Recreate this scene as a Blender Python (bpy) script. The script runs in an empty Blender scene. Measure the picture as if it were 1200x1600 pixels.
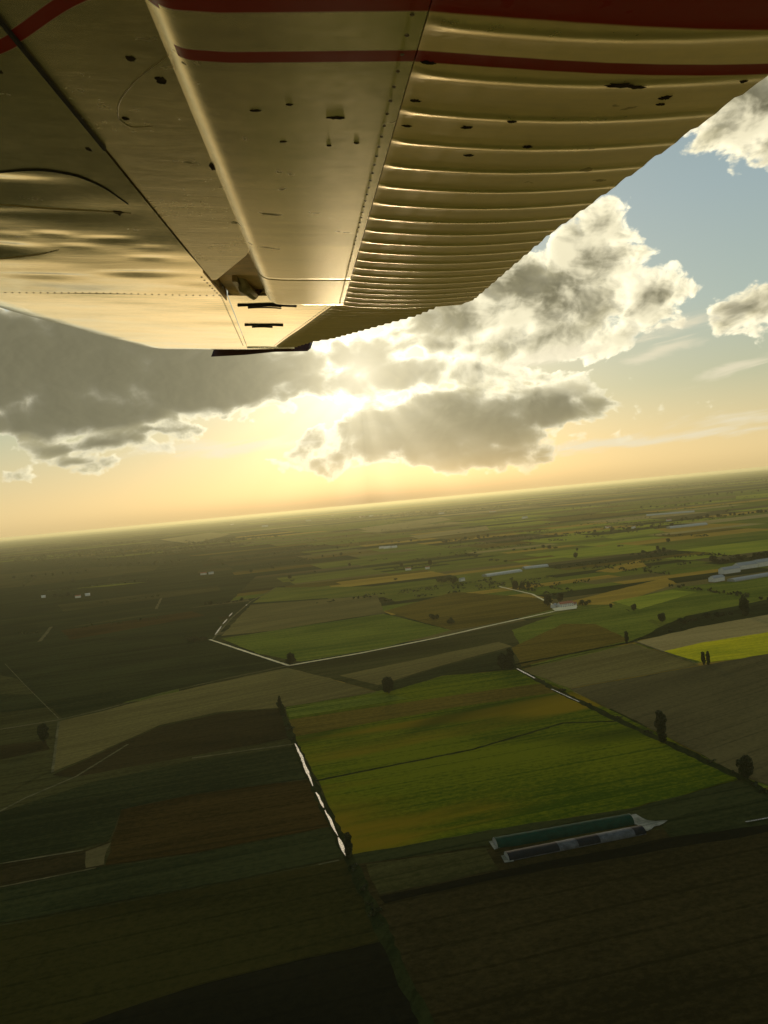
import bpy, bmesh, math, random
from mathutils import Vector, Matrix, noise
random.seed(7)
sc = bpy.context.scene
COL = sc.collection
R = math.radians

# ------------------------------------------------------------------ camera
F_PX, ALT = 1256.0, 200.0                 # focal length in photo pixels, height above the fields
ROLL, PITCH = R(5.33), R(0.68)
fw = Vector((0, math.cos(PITCH), -math.sin(PITCH)))
r0 = Vector((1, 0, 0)); u0 = r0.cross(fw)
cr = r0*math.cos(ROLL) - u0*math.sin(ROLL)
cu = r0*math.sin(ROLL) + u0*math.cos(ROLL)
EYE = Vector((0, 0, ALT))
cam = bpy.data.cameras.new('camera'); camo = bpy.data.objects.new('camera', cam); COL.objects.link(camo)
cam.sensor_fit = 'VERTICAL'; cam.sensor_height = 36; cam.lens = 36*F_PX/1600
cam.clip_start = 0.02; cam.clip_end = 400000
m = Matrix.Identity(4)
for i in range(3):
    m[i][0] = cr[i]; m[i][1] = cu[i]; m[i][2] = -fw[i]; m[i][3] = EYE[i]
camo.matrix_world = m
sc.camera = camo
sc.view_settings.view_transform = 'Standard'; sc.view_settings.look = 'None'
sc.view_settings.exposure = 0.0; sc.view_settings.gamma = 1.0
sc.render.resolution_x, sc.render.resolution_y = 768, 1024

def ray(x, y):
    return cr*((x-600)/F_PX) - cu*((y-800)/F_PX) + fw
def gp(x, y, z=0.0):                       # where a sight line meets the ground
    d = ray(x, y); t = (z-ALT)/d.z
    return Vector((d.x*t, d.y*t, z))
def azel(x, y):
    d = ray(x, y)
    return math.degrees(math.atan2(d.x, d.y)), math.degrees(math.atan2(d.z, math.hypot(d.x, d.y)))

SUN_AZ, SUN_EL = -0.9, 9.4

# ------------------------------------------------------------------ node helpers
class S:                                    # a socket with arithmetic
    def __init__(s, nt, sock): s.nt, s.k = nt, sock
    def _m(s, op, *o):
        n = s.nt.nodes.new('ShaderNodeMath'); n.operation = op
        for i, v in enumerate((s,)+o):
            if isinstance(v, S): s.nt.links.new(v.k, n.inputs[i])
            else: n.inputs[i].default_value = v
        return S(s.nt, n.outputs[0])
    def __add__(s, o): return s._m('ADD', o)
    __radd__ = __add__
    def __mul__(s, o): return s._m('MULTIPLY', o)
    __rmul__ = __mul__
    def __sub__(s, o): return s._m('SUBTRACT', o)
    def __rsub__(s, o): return (s*-1.0) + o
    def __truediv__(s, o): return s._m('DIVIDE', o)
    def mx(s, o): return s._m('MAXIMUM', o)
    def mn(s, o): return s._m('MINIMUM', o)
    def smx(s, o, k): return s._m('SMOOTH_MAX', o, k)
    def sqrt(s): return s._m('SQRT')
    def exp(s): return s._m('EXPONENT')
    def abs(s): return s._m('ABSOLUTE')
    def pow(s, o): return s._m('POWER', o)
    def gt(s, o): return s._m('GREATER_THAN', o)
    def sm(s, a, b, c=0.0, d=1.0, kind='SMOOTHSTEP'):
        n = s.nt.nodes.new('ShaderNodeMapRange'); n.interpolation_type = kind; n.clamp = True
        s.nt.links.new(s.k, n.inputs[0])
        for i, v in enumerate((a, b, c, d)): n.inputs[i+1].default_value = v
        return S(s.nt, n.outputs[0])
def node(nt, typ, **kw):
    n = nt.nodes.new(typ)
    for k, v in kw.items():
        if hasattr(n, k): setattr(n, k, v)
    return n
def put(nt, sock, v):
    if isinstance(v, S): nt.links.new(v.k, sock)
    elif isinstance(v, bpy.types.NodeSocket): nt.links.new(v, sock)
    elif v is not None: sock.default_value = v
def xyz(nt, x, y, z=0.0):
    n = nt.nodes.new('ShaderNodeCombineXYZ')
    for i, v in enumerate((x, y, z)): put(nt, n.inputs[i], v)
    return n.outputs[0]
def noise_tex(nt, vec, scale, detail=4, rough=.55, dist=0.0, dim='3D'):
    n = nt.nodes.new('ShaderNodeTexNoise'); n.noise_dimensions = dim
    nt.links.new(vec, n.inputs['Vector'])
    n.inputs['Scale'].default_value = scale; n.inputs['Detail'].default_value = detail
    n.inputs['Roughness'].default_value = rough; n.inputs['Distortion'].default_value = dist
    return S(nt, n.outputs['Fac'])
def mixc(nt, f, a, b, mode='MIX'):
    n = nt.nodes.new('ShaderNodeMix'); n.data_type = 'RGBA'; n.blend_type = mode; n.clamp_factor = True
    put(nt, n.inputs[0], f)
    for i, v in ((6, a), (7, b)):
        if isinstance(v, tuple): n.inputs[i].default_value = (*v, 1) if len(v) == 3 else v
        else: put(nt, n.inputs[i], v)
    return n.outputs[2]
def scalec(nt, c, f):                       # colour times factor, unclamped
    n = nt.nodes.new('ShaderNodeVectorMath'); n.operation = 'SCALE'
    if isinstance(c, tuple): n.inputs[0].default_value = c
    else: nt.links.new(c, n.inputs[0])
    put(nt, n.inputs['Scale'], f); return n.outputs[0]
def addc(nt, a, b):
    n = nt.nodes.new('ShaderNodeVectorMath'); n.operation = 'ADD'
    for i, v in enumerate((a, b)):
        if isinstance(v, tuple): n.inputs[i].default_value = v
        else: nt.links.new(v, n.inputs[i])
    return n.outputs[0]
def mulc(nt, a, b):
    n = nt.nodes.new('ShaderNodeVectorMath'); n.operation = 'MULTIPLY'
    for i, v in enumerate((a, b)):
        if isinstance(v, tuple): n.inputs[i].default_value = v
        else: nt.links.new(v, n.inputs[i])
    return n.outputs[0]
def ramp(nt, f, stops):
    n = nt.nodes.new('ShaderNodeValToRGB'); e = n.color_ramp.elements
    while len(e) < len(stops): e.new(0.5)
    for k, (p, c) in zip(e, stops): k.position = p; k.color = (*c, 1)
    put(nt, n.inputs[0], f); return n.outputs[0]

# ------------------------------------------------------------------ sky with clouds
w = bpy.data.worlds.new('World'); sc.world = w; w.use_nodes = True
nt = w.node_tree; nt.nodes.clear()
out = nt.nodes.new('ShaderNodeOutputWorld'); bg = nt.nodes.new('ShaderNodeBackground')
nt.links.new(bg.outputs[0], out.inputs[0])
BG = 0.1; bg.inputs[1].default_value = BG
tc = nt.nodes.new('ShaderNodeTexCoord')
sp = nt.nodes.new('ShaderNodeSeparateXYZ'); nt.links.new(tc.outputs['Generated'], sp.inputs[0])
dx, dy, dz = (S(nt, sp.outputs[i]) for i in range(3))
DEG = 180/math.pi
az = dx._m('ARCTAN2', dy)*DEG
el = dz.mn(0.9999).mx(-0.9999)._m('ARCSINE')*DEG
sky = nt.nodes.new('ShaderNodeTexSky'); sky.sky_type = 'NISHITA'; sky.sun_disc = False
sky.sun_elevation = R(SUN_EL); sky.sun_rotation = R(SUN_AZ)
sky.air_density = 1.0; sky.dust_density = 2.0; sky.ozone_density = 1.0
# angle from the sun, in degrees
sa = az - SUN_AZ; se = el - SUN_EL
sang = (sa*sa + se*se).sqrt()
# evening tint of the hazy air: golden low down, pale blue above
lowair = el.mx(0.0)
base = ramp(nt, (lowair/45.0), [(0.0, (.80, .62, .30)), (.045, (.72, .58, .30)), (.14, (.45, .48, .32)), (.25, (.36, .46, .41)),
                               (.40, (.31, .415, .43)), (1.0, (.15, .25, .34))])
nis = scalec(nt, sky.outputs[0], BG)
base = mixc(nt, 0.12, base, nis)
aside = sa.abs().sm(25.0, 110.0, 1.0, 0.95)
base = scalec(nt, base, aside*(1.0 - (sa.abs()*(-1/11.0)).exp()*(lowair*(-1/5.0)).exp()*.40))
base = scalec(nt, base, 1.0 - (el*el*(-1/.8)).exp()*((sa.abs()*(-1/14.0)).exp()*.30 + .08))
glow = (sang*(-1/8.0)).exp()*0.16 + (sang*(-1/2.0)).exp()*.9
base = addc(nt, base, scalec(nt, (1.0, .84, .56), glow))

# cloud field: union of ellipses (photo measurements turned into azimuth/elevation) broken up by noise
wx = noise_tex(nt, xyz(nt, az, el*1.25, 0.0), .16, 3, .55, 0, '2D') - 0.5
wy = noise_tex(nt, xyz(nt, az+37.0, el*1.25, 0.0), .16, 3, .55, 0, '2D') - 0.5
caz = az + wx*4.2; cel = el + wy*2.4
PX = 57.3/F_PX
def blob(cx, cy, rx, ry, rot=0.0):
    a0, e0 = azel(cx, cy); rx *= PX; ry *= PX
    u = caz - a0; v = cel - e0
    if rot:
        c, s = math.cos(R(rot)), math.sin(R(rot)); u, v = u*c + v*s, v*c - u*s
    u = u*(1/rx); v = v*(1/ry)
    return (1.0 - (u*u + v*v).sqrt())*min(rx, ry, 2.6)
BLOBS = [ # big grey bank on the left
 (60,565,330,92),(330,585,240,66),(120,640,210,44),(480,600,110,34),(-260,560,300,120),
 (150,690,140,24),(130,722,64,16),(20,735,30,8),(240,672,90,18),
 # low grey cloud under the sun
 (690,668,200,66),(850,632,120,44),(600,702,150,30),(780,705,110,28),(500,690,50,16),(935,628,44,18),
 # bright chain by the sun
 (620,588,110,34),(760,578,95,32),(560,560,60,40),(690,545,120,26),(860,585,70,14),
 # towering cumulus
 (850,470,135,70),(920,405,80,62),(942,352,40,34),(720,500,130,46),(860,528,150,36),(1005,470,52,46),(790,440,90,60),(960,520,80,24),(1055,452,34,18),
 # right edge
 (1160,478,46,34),(1210,470,50,40),(1190,165,100,62),(1260,190,120,60),(1130,215,50,16),(1210,516,60,14),(880,687,40,7),(1080,640,26,5),(1000,645,22,5),
 # above the frame and to the sides
 (820,-80,300,70),(100,100,300,160),(600,-200,260,80),(1600,420,200,60),(-800,600,260,70),(1900,620,200,40),(-1000,300,260,90)]
D = None
for b in BLOBS:
    k = blob(*b)
    D = k if D is None else D.smx(k, 0.5)
# a broken deck of cloud behind and overhead
back = noise_tex(nt, tc.outputs['Generated'], 3.2, 4, .55).sm(.48, .62, -1.0, 1.6)
rear = sa.abs().sm(38.0, 60.0).mx(el.sm(30.0, 45.0))
D = D.mx(back*rear - (1.0-rear)*3.0)

def puffs(oa, oe):
    v = nt.nodes.new('ShaderNodeTexVoronoi'); v.voronoi_dimensions = '2D'; v.feature = 'SMOOTH_F1'; v.normalize = True
    nt.links.new(xyz(nt, caz*.9 + oa, cel*1.25 + oe), v.inputs['Vector'])
    v.inputs['Scale'].default_value = .72; v.inputs['Detail'].default_value = 3.0; v.inputs['Roughness'].default_value = .48
    v.inputs['Lacunarity'].default_value = 2.2; v.inputs['Smoothness'].default_value = .25
    pf = 1.0 - S(nt, v.outputs['Distance'])*1.6
    n = noise_tex(nt, xyz(nt, az + oa*1.1, el*1.3 + oe*1.1), .5, 7, .48, .2, '2D')
    return pf*.48 + n*1.0
H0 = puffs(0.0, 0.0)
inv = (sang + 0.6).pow(-1.0)
H1 = puffs(sa*inv*-.25, se*inv*-.32)
dens = D*1.35 + (H0 - 0.77)*2.7
alpha = dens.sm(-.06, .48)
zone = az.sm(1.0, 9.0)*el.sm(4.8, 9.0)
thin = (dens.mx(0.0)*(zone*1.4 - 2.8)).exp()
relief = ((H0 - H1)*3.0 + 0.40).mx(0.0).mn(1.3)
near = (sang*(-1/9.0)).exp()
lump = noise_tex(nt, xyz(nt, caz, cel*1.5 + 11.0), .30, 3, .42, 0, '2D')
lit = (lump + relief*.12 - D*.03).sm(.35, .70)*zone
core = mixc(nt, (near*near*1.6 + near*.25).mn(1.0), mixc(nt, (D - zone*.5).sm(-.1, 1.1), (.42, .375, .21), (.180, .166, .098)), (.50, .435, .24))
core = scalec(nt, core, (relief-.45)*(zone*.20+.12) + 1.0)
core = mixc(nt, lit, core, (.90, .82, .56))
rim = scalec(nt, (1.0, .94, .70), near*1.9 + 0.84)
ccol = mixc(nt, thin.mn(1.0), core, rim)
ccol = addc(nt, ccol, scalec(nt, (1.0, .90, .62), (relief*.45)*thin.sm(.01, .35)))
# distance haze swallows the lowest cloud bases
veil = (lowair*(-1/2.3)).exp()*.85
ccol = mixc(nt, veil, ccol, base)
skyc = mixc(nt, alpha, base, ccol)
# thin streaks of high cloud
fil = noise_tex(nt, xyz(nt, az*.16 + el*.05, el*1.1 - az*.12), .9, 6, .62, .6, '2D')
W = None
for (cx, cy, rx, ry, rot) in ((1040,550,90,17,6),(1150,576,110,13,14),(880,548,130,20,4),(1080,505,120,22,8),(330,700,200,22,0),(1000,690,240,16,0),(1150,655,160,14,3)):
    a0, e0 = azel(cx, cy); c_, s_ = math.cos(R(rot)), math.sin(R(rot)); u = (az+wx*1.5) - a0; v = (el+wy*1.2) - e0
    u, v = (u*c_ + v*s_)*(1/(rx*PX)), (v*c_ - u*s_)*(1/(ry*PX))
    k = 1.0 - (u*u + v*v).sqrt(); W = k if W is None else W.mx(k)
wisp = (W*1.1 + (fil-.5)*1.9).sm(.25, 1.0)*.75
skyc = mixc(nt, wisp, skyc, scalec(nt, (1.0, .90, .64), near*.5 + .80))
skyc = addc(nt, skyc, scalec(nt, (1.0, .92, .74), (sang*(-1/3.2)).exp()*.55))
# faint fan of rays through the gaps
fan = noise_tex(nt, xyz(nt, sa._m('ARCTAN2', se)*2.2, 0.0), 1.9, 1, .4, 0, '2D').sm(.35, .75)*se.sm(-.8, -2.6)*(sang*(-1/5.0)).exp()*.20
skyc = addc(nt, skyc, scalec(nt, (1.0, .88, .60), fan))
skyc = mixc(nt, el.sm(-.24, -.06, 1.0, 0.0), skyc, (.045, .042, .014))
nt.links.new(scalec(nt, skyc, 1.0/BG), bg.inputs[0])

sl = bpy.data.lights.new('sun', 'SUN'); sl.energy = 1.6; sl.angle = R(9.0); sl.color = (1.0, .80, .50)
so = bpy.data.objects.new('sun', sl); COL.objects.link(so)
sd = Vector((math.sin(R(SUN_AZ))*math.cos(R(SUN_EL)), math.cos(R(SUN_AZ))*math.cos(R(SUN_EL)), math.sin(R(SUN_EL))))
so.rotation_euler = sd.to_track_quat('Z', 'Y').to_euler()
so.location = EYE + sd*300

# ------------------------------------------------------------------ materials
def mat(name):
    m = bpy.data.materials.new(name); m.use_nodes = True
    t = m.node_tree; p = t.nodes['Principled BSDF']
    return m, t, p
def plain(name, col, rough=.8, metal=0.0, spec=.3, var=.25, scale=2.0):
    m, t, p = mat(name)
    tcn = t.nodes.new('ShaderNodeTexCoord')
    n = noise_tex(t, tcn.outputs['Object'], scale, 5, .6)
    c = mixc(t, n.sm(.3, .7), tuple(k*(1-var) for k in col), tuple(min(1, k*(1+var)) for k in col))
    t.links.new(c, p.inputs['Base Color'])
    p.inputs['Roughness'].default_value = rough; p.inputs['Metallic'].default_value = metal
    p.inputs['Specular IOR Level'].default_value = spec
    return m
def field_mat(name, a, b, ang=13.0, rows=.5, patch=.012, c=None, amt=.35, dk=None):
    """soil or crop: two tones in patches drawn out along the rows, fine streaks, grain; c = a third tone in scattered patches"""
    m, t, p = mat(name)
    tcn = t.nodes.new('ShaderNodeTexCoord')
    mp = t.nodes.new('ShaderNodeMapping'); mp.inputs['Rotation'].default_value = (0, 0, -R(ang)); t.links.new(tcn.outputs['Object'], mp.inputs[0])
    s = t.nodes.new('ShaderNodeSeparateXYZ'); t.links.new(mp.outputs[0], s.inputs[0])
    X, Y = S(t, s.outputs[0]), S(t, s.outputs[1])
    n1 = noise_tex(t, xyz(t, X*.32, Y), patch, 5, .6, .4, '2D')
    n2 = noise_tex(t, xyz(t, X*.03, Y), .11, 4, .6, 0, '2D')
    n3 = noise_tex(t, xyz(t, X*.7, Y), .30, 6, .72, 0, '2D')
    n5 = noise_tex(t, xyz(t, X*.012, Y), .33, 2, .5, 0, '2D')
    f = (n1-.5)*2.4 + (n2-.5)*rows*2.6 + (n3-.5)*2.3 + (n5-.5)*rows*1.8 + .5 - ((Y + (n1-.5)*6.0)*(1/23.0) + 500.0)._m('FRACT').sm(.05, .11, .42, 0.0)
    col = mixc(t, f.mx(0.0).mn(1.0), a, b)
    if c:
        n4 = noise_tex(t, xyz(t, X*.22+91.0, Y), patch*1.1, 4, .55, .3, '2D')
        col = mixc(t, n4.sm(.60-amt*.35, .72-amt*.2), col, c)
    if dk:
        n6 = noise_tex(t, xyz(t, X*.45+31.0, Y+7.0), patch*.55, 3, .5, .5, '2D')
        col = mixc(t, n6.sm(.45, .62)*.85, col, dk)
    t.links.new(col, p.inputs['Base Color'])
    p.inputs['Roughness'].default_value = 1.0; p.inputs['Specular IOR Level'].default_value = 0.0
    bp = t.nodes.new('ShaderNodeBump'); bp.inputs['Strength'].default_value = .5; bp.inputs['Distance'].default_value = .5
    put(t, bp.inputs['Height'], n2*.5 + n3*.8); t.links.new(bp.outputs[0], p.inputs['Normal'])
    return m
FM = {
 'soil':   field_mat('dark_soil', (.014,.012,.004), (.036,.028,.009), 13, .18),
 'soilr':  field_mat('red_soil', (.020,.014,.003), (.050,.031,.007), 10),
 'soilo':  field_mat('dark_olive_soil', (.012,.013,.003), (.030,.027,.006), 14, .18),
 'soilg':  field_mat('grey_soil', (.056,.047,.019), (.096,.080,.030), 30, .3),
 'stub':   field_mat('stubble', (.088,.072,.022), (.145,.118,.036), 28),
 'tan':    field_mat('tan_stubble', (.20,.155,.055), (.29,.225,.085), 15),
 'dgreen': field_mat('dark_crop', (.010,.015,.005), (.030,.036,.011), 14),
 'black':  field_mat('near_black_field', (.004,.005,.003), (.010,.010,.005), 14, .2),  # near-black tone over the whole field
 'green':  field_mat('green_crop', (.056,.080,.009), (.140,.155,.018), 12),
 'mixg':   field_mat('mixed_green_crop', (.030,.054,.003), (.112,.122,.005), 14, .5, .010, (.165,.112,.006), .40, (.017,.031,.003)),
 'bright': field_mat('bright_green_crop', (.14,.17,.016), (.25,.26,.026), 10),
 'yellow': field_mat('yellow_flowering_crop', (.26,.26,.010), (.48,.40,.012), 8, .4, .02),
 'orange': field_mat('ripe_crop', (.22,.145,.022), (.33,.215,.032), 14),
 'olive':  field_mat('olive_grass', (.070,.084,.011), (.145,.145,.022), 16),
 'brownc': field_mat('brown_crop', (.062,.046,.007), (.130,.092,.013), 13),
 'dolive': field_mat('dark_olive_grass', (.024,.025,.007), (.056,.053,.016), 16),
 'verge':  field_mat('grass_verge', (.008,.013,.004), (.022,.028,.008), 70, .3, .05),
}
M_ROAD = field_mat('pale_dirt', (.55,.48,.27), (.75,.66,.42), 30, .3, .06)
M_TRACK = field_mat('grassy_track', (.06,.058,.024), (.13,.115,.055), 30, .3, .08)
M_CONC = field_mat('pale_concrete', (.10,.105,.08), (.24,.24,.19), 14, .3, .12)
def water_mat():
    m, t, p = mat('ditch_water')
    tcn = t.nodes.new('ShaderNodeTexCoord')
    n = noise_tex(t, tcn.outputs['Object'], .9, 4, .6)
    p.inputs['Base Color'].default_value = (.10, .095, .07, 1); p.inputs['IOR'].default_value = 1.333
    put(t, p.inputs['Roughness'], n.sm(.3, .7, .20, .34)); p.inputs['Specular IOR Level'].default_value = 1.0
    bp = t.nodes.new('ShaderNodeBump'); bp.inputs['Strength'].default_value = .25; bp.inputs['Distance'].default_value = .15
    put(t, bp.inputs['Height'], n); t.links.new(bp.outputs[0], p.inputs['Normal'])
    return m
M_WATER = water_mat()

# ------------------------------------------------------------------ object helpers
def link(name, me, parent=None, **props):
    o = bpy.data.objects.new(name, me); COL.objects.link(o)
    if parent is not None: o.parent = parent
    for k, v in props.items(): o[k] = v
    return o
def mesh(name, vs, fs, mats, idx=None, smooth=False):
    me = bpy.data.meshes.new(name); me.from_pydata([tuple(v) for v in vs], [], fs)
    for mm in (mats if isinstance(mats, (list, tuple)) else [mats]): me.materials.append(mm)
    if idx:
        for p, i in zip(me.polygons, idx): p.material_index = i
    if smooth:
        for p in me.polygons: p.use_smooth = True
        me.set_sharp_from_angle(angle=R(38))
    me.update(); return me
class MB:
    def __init__(s): s.v = []; s.f = []; s.m = []
    def add(s, vs, fs, mi=0):
        o = len(s.v); s.v += [Vector(v) for v in vs]; s.f += [tuple(i+o for i in f) for f in fs]; s.m += [mi]*len(fs)
    def box(s, x0, x1, y0, y1, z0, z1, mi=0):
        s.add([(x0,y0,z0),(x1,y0,z0),(x1,y1,z0),(x0,y1,z0),(x0,y0,z1),(x1,y0,z1),(x1,y1,z1),(x0,y1,z1)],
              [(0,3,2,1),(4,5,6,7),(0,1,5,4),(1,2,6,5),(2,3,7,6),(3,0,4,7)], mi)
    def tube(s, pts, rads, n=8, mi=0):
        rings = []
        for i, p in enumerate(pts):
            p = Vector(p); d = (Vector(pts[min(i+1, len(pts)-1)]) - Vector(pts[max(i-1, 0)])).normalized()
            a = d.orthogonal().normalized(); b = d.cross(a)
            rings.append([p + (a*math.cos(k*2*math.pi/n) + b*math.sin(k*2*math.pi/n))*rads[i] for k in range(n)])
        vs = [q for r_ in rings for q in r_]; fs = []
        for i in range(len(pts)-1):
            for k in range(n): fs.append((i*n+k, i*n+(k+1)%n, (i+1)*n+(k+1)%n, (i+1)*n+k))
        fs.append(tuple(range(n-1, -1, -1))); fs.append(tuple((len(pts)-1)*n+k for k in range(n)))
        s.add(vs, fs, mi)
    def mesh(s, name, mats, smooth=False): return mesh(name, s.v, s.f, mats, s.m, smooth)

# ------------------------------------------------------------------ the ground: one sheet divided into fields
GMATS = list(FM.keys())
def pick(x, y):  # cloud shadow left and sun patches right are put into the crop tones
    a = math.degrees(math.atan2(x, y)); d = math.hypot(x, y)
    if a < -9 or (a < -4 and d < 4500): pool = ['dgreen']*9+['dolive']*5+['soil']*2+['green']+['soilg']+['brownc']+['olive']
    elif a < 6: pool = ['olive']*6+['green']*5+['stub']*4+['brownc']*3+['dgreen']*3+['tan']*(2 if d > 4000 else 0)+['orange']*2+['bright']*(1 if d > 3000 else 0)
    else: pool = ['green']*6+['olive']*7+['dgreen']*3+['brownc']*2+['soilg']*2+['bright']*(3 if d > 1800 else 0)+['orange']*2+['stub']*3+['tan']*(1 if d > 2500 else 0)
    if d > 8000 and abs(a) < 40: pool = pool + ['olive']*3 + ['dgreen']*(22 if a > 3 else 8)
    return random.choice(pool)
GV, GF, GI = [], [], []
GA = R(14)
def gxy(u, v): return (u*math.cos(GA) - v*math.sin(GA), u*math.sin(GA) + v*math.cos(GA))
def cell(u0_, u1_, v0_, v1_, depth=0):
    cu_, cv_ = (u0_+u1_)/2, (v0_+v1_)/2; x, y = gxy(cu_, cv_); W, H = u1_-u0_, v1_-v0_; hd = math.hypot(W, H)/2
    d = max(300, math.hypot(x, y) - hd*.8)
    vis = y > -hd and abs(x) < (y+hd)*.62 + 600 + hd
    big = vis and d < 26000
    fine_h = max(46, d*.034) if big else 9000
    fine_w = max(240, d*.085) if big else 9000
    hs, ws = H > fine_h*random.uniform(1.2, 2.6), W > fine_w*random.uniform(1.3, 3.0)
    if depth < 30 and (hs or ws):
        k = random.uniform(.34, .66)
        if hs and (not ws or H/fine_h > W/fine_w*random.uniform(.6, 1.2)):
            v = v0_+H*k; cell(u0_, u1_, v0_, v, depth+1); cell(u0_, u1_, v, v1_, depth+1)
        else:
            u = u0_+W*k; cell(u0_, u, v0_, v1_, depth+1); cell(u, u1_, v0_, v1_, depth+1)
        return
    o = len(GV)
    for (a, b) in ((u0_, v0_), (u1_, v0_), (u1_, v1_), (u0_, v1_)): GV.append((*gxy(a, b), 0))
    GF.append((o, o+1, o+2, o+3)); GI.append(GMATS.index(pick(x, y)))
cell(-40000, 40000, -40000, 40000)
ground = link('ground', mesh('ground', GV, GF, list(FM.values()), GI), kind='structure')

M_BOUNCE = field_mat('bounce_field', (.36,.29,.12), (.48,.39,.17), 14)
link('field', mesh('field', [(-3000,-5000,.03),(3000,-5000,.03),(3000,180,.03),(-3000,180,.03)], [(0,1,2,3)], M_BOUNCE), kind='structure')  # unseen pale field below and behind, added to throw light onto the wing
LAYER = [0]
def poly(name, pts, m, z=None, rough=1.0):
    """one field: its outline wavers by a metre or two, as ploughing leaves it"""
    if z is None: LAYER[0] += 1; z = .05 + .012*LAYER[0]
    P = [gp(*p) for p in pts]; vs = []
    for i, A in enumerate(P):
        B = P[(i+1) % len(P)]; L = (B-A).length; n = max(1, min(60, int(L/9)))
        for k in range(n):
            q = A.lerp(B, k/n); am = rough*min(3.0, .9+q.length*.0011)
            q.x += am*noise.noise(Vector((q.x*.045, q.y*.045, z*50))) + am*.5*noise.noise(Vector((q.x*.16, q.y*.16, z*70)))
            q.y += am*noise.noise(Vector((q.x*.045, q.y*.045, z*50+9))) + am*.5*noise.noise(Vector((q.x*.16, q.y*.16, z*70+5)))
            vs.append(Vector((q.x, q.y, z)))
    return link(name, mesh(name, vs, [tuple(range(len(vs)))], m), kind='structure')
def strip(name, pts, width, m, jag=0.0, z=None, parts=1):
    """a ribbon along the ground: road, track, ditch"""
    if z is None: LAYER[0] += 1; z = .05 + .012*LAYER[0]
    P = [gp(*p) for p in pts]; Q = []
    for i in range(len(P)-1):
        n = max(1, int((P[i+1]-P[i]).length/(6 if jag else 25)))
        for k in range(n): Q.append(P[i].lerp(P[i+1], k/n))
    Q.append(P[-1]); vs = []
    for i, p in enumerate(Q):
        d = (Q[min(i+1, len(Q)-1)] - Q[max(i-1, 0)]); d.z = 0; d.normalize(); nn = Vector((-d.y, d.x, 0))
        wd = width(i/(len(Q)-1)) if callable(width) else width
        a = wd/2*(1+random.uniform(-jag, jag)); b = wd/2*(1+random.uniform(-jag, jag))
        vs += [Vector((p.x, p.y, z)) + nn*a, Vector((p.x, p.y, z)) - nn*b]
    fs = [(2*i, 2*i+1, 2*i+3, 2*i+2) for i in range(len(Q)-1)]
    return link(name, mesh(name, vs, fs, m), kind='structure')

f = FM
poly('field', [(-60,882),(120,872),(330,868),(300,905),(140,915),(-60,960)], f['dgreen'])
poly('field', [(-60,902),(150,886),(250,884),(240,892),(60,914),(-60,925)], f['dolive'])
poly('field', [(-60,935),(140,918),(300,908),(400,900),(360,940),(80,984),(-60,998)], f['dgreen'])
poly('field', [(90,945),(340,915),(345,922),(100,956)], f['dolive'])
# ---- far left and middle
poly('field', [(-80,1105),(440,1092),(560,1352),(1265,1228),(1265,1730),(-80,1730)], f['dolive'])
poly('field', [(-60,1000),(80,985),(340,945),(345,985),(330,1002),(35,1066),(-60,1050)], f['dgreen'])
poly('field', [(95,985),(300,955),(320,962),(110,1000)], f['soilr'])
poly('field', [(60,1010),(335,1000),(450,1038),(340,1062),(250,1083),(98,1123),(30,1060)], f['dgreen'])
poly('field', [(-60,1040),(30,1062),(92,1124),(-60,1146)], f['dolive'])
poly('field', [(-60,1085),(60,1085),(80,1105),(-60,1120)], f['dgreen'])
poly('field', [(345,994),(392,945),(590,930),(600,957),(430,985)], f['stub'])
poly('field', [(345,998),(600,959),(705,985),(590,1014),(470,1034),(405,1022)], f['green'])
poly('field', [(395,942),(430,918),(700,915),(705,925),(590,930)], f['olive'])
poly('field', [(600,955),(710,925),(850,935),(868,951),(780,973),(706,985)], f['brownc'])
# ---- below the long farm road
poly('field', [(470,1040),(870,960),(995,1002),(812,1046),(690,1054),(590,1080),(520,1062)], f['dolive'])
poly('field', [(800,985),(872,959),(965,945),(1038,985),(992,1003),(830,1040)], f['green'])
poly('field', [(800,1012),(880,975),(930,975),(985,1000),(815,1042)], f['brownc'])
poly('field', [(530,1056),(780,1003),(800,1010),(690,1040),(590,1071)], f['stub'])
poly('field', [(590,1074),(690,1042),(798,1014),(808,1046),(690,1056),(605,1084)], f['dgreen'])
# ---- right
poly('field', [(870,945),(1040,903),(1058,912),(960,945)], f['orange'])
poly('field', [(955,942),(1058,918),(1210,900),(1260,940),(1040,975),(1000,962)], f['green'])
poly('field', [(958,940),(1050,922),(1090,925),(1000,952)], f['bright'])
poly('field', [(1030,980),(1075,962),(1260,925),(1260,955),(1000,1000)], f['dgreen'])
poly('field', [(992,1004),(1090,980),(1260,950),(1260,985),(1036,1018)], f['tan'])
poly('field', [(1036,1018),(1100,1004),(1260,978),(1260,1018),(1100,1036)], f['yellow'])
poly('field', [(815,1047),(988,1006),(1036,1020),(1092,1040),(890,1076)], f['stub'])
poly('field', [(890,1077),(1092,1041),(1260,1012),(1260,1250),(1162,1214),(1020,1140)], f['soilg'])
poly('field', [(860,868),(960,850),(1030,854),(1020,862),(890,872)], f['bright'])
poly('field', [(930,838),(1020,826),(1040,831),(960,842)], f['bright'])
poly('field', [(640,838),(760,822),(765,828),(655,842)], f['tan'])
poly('field', [(560,826),(690,808),(705,812),(590,832)], f['tan'])
poly('field', [(1150,775),(1260,765),(1260,772),(1150,780)], f['bright'])
poly('field', [(930,893),(1000,875),(1010,885),(960,895)], f['orange'])
poly('field', [(250,843),(330,832),(360,835),(300,850)], f['tan'])
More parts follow.
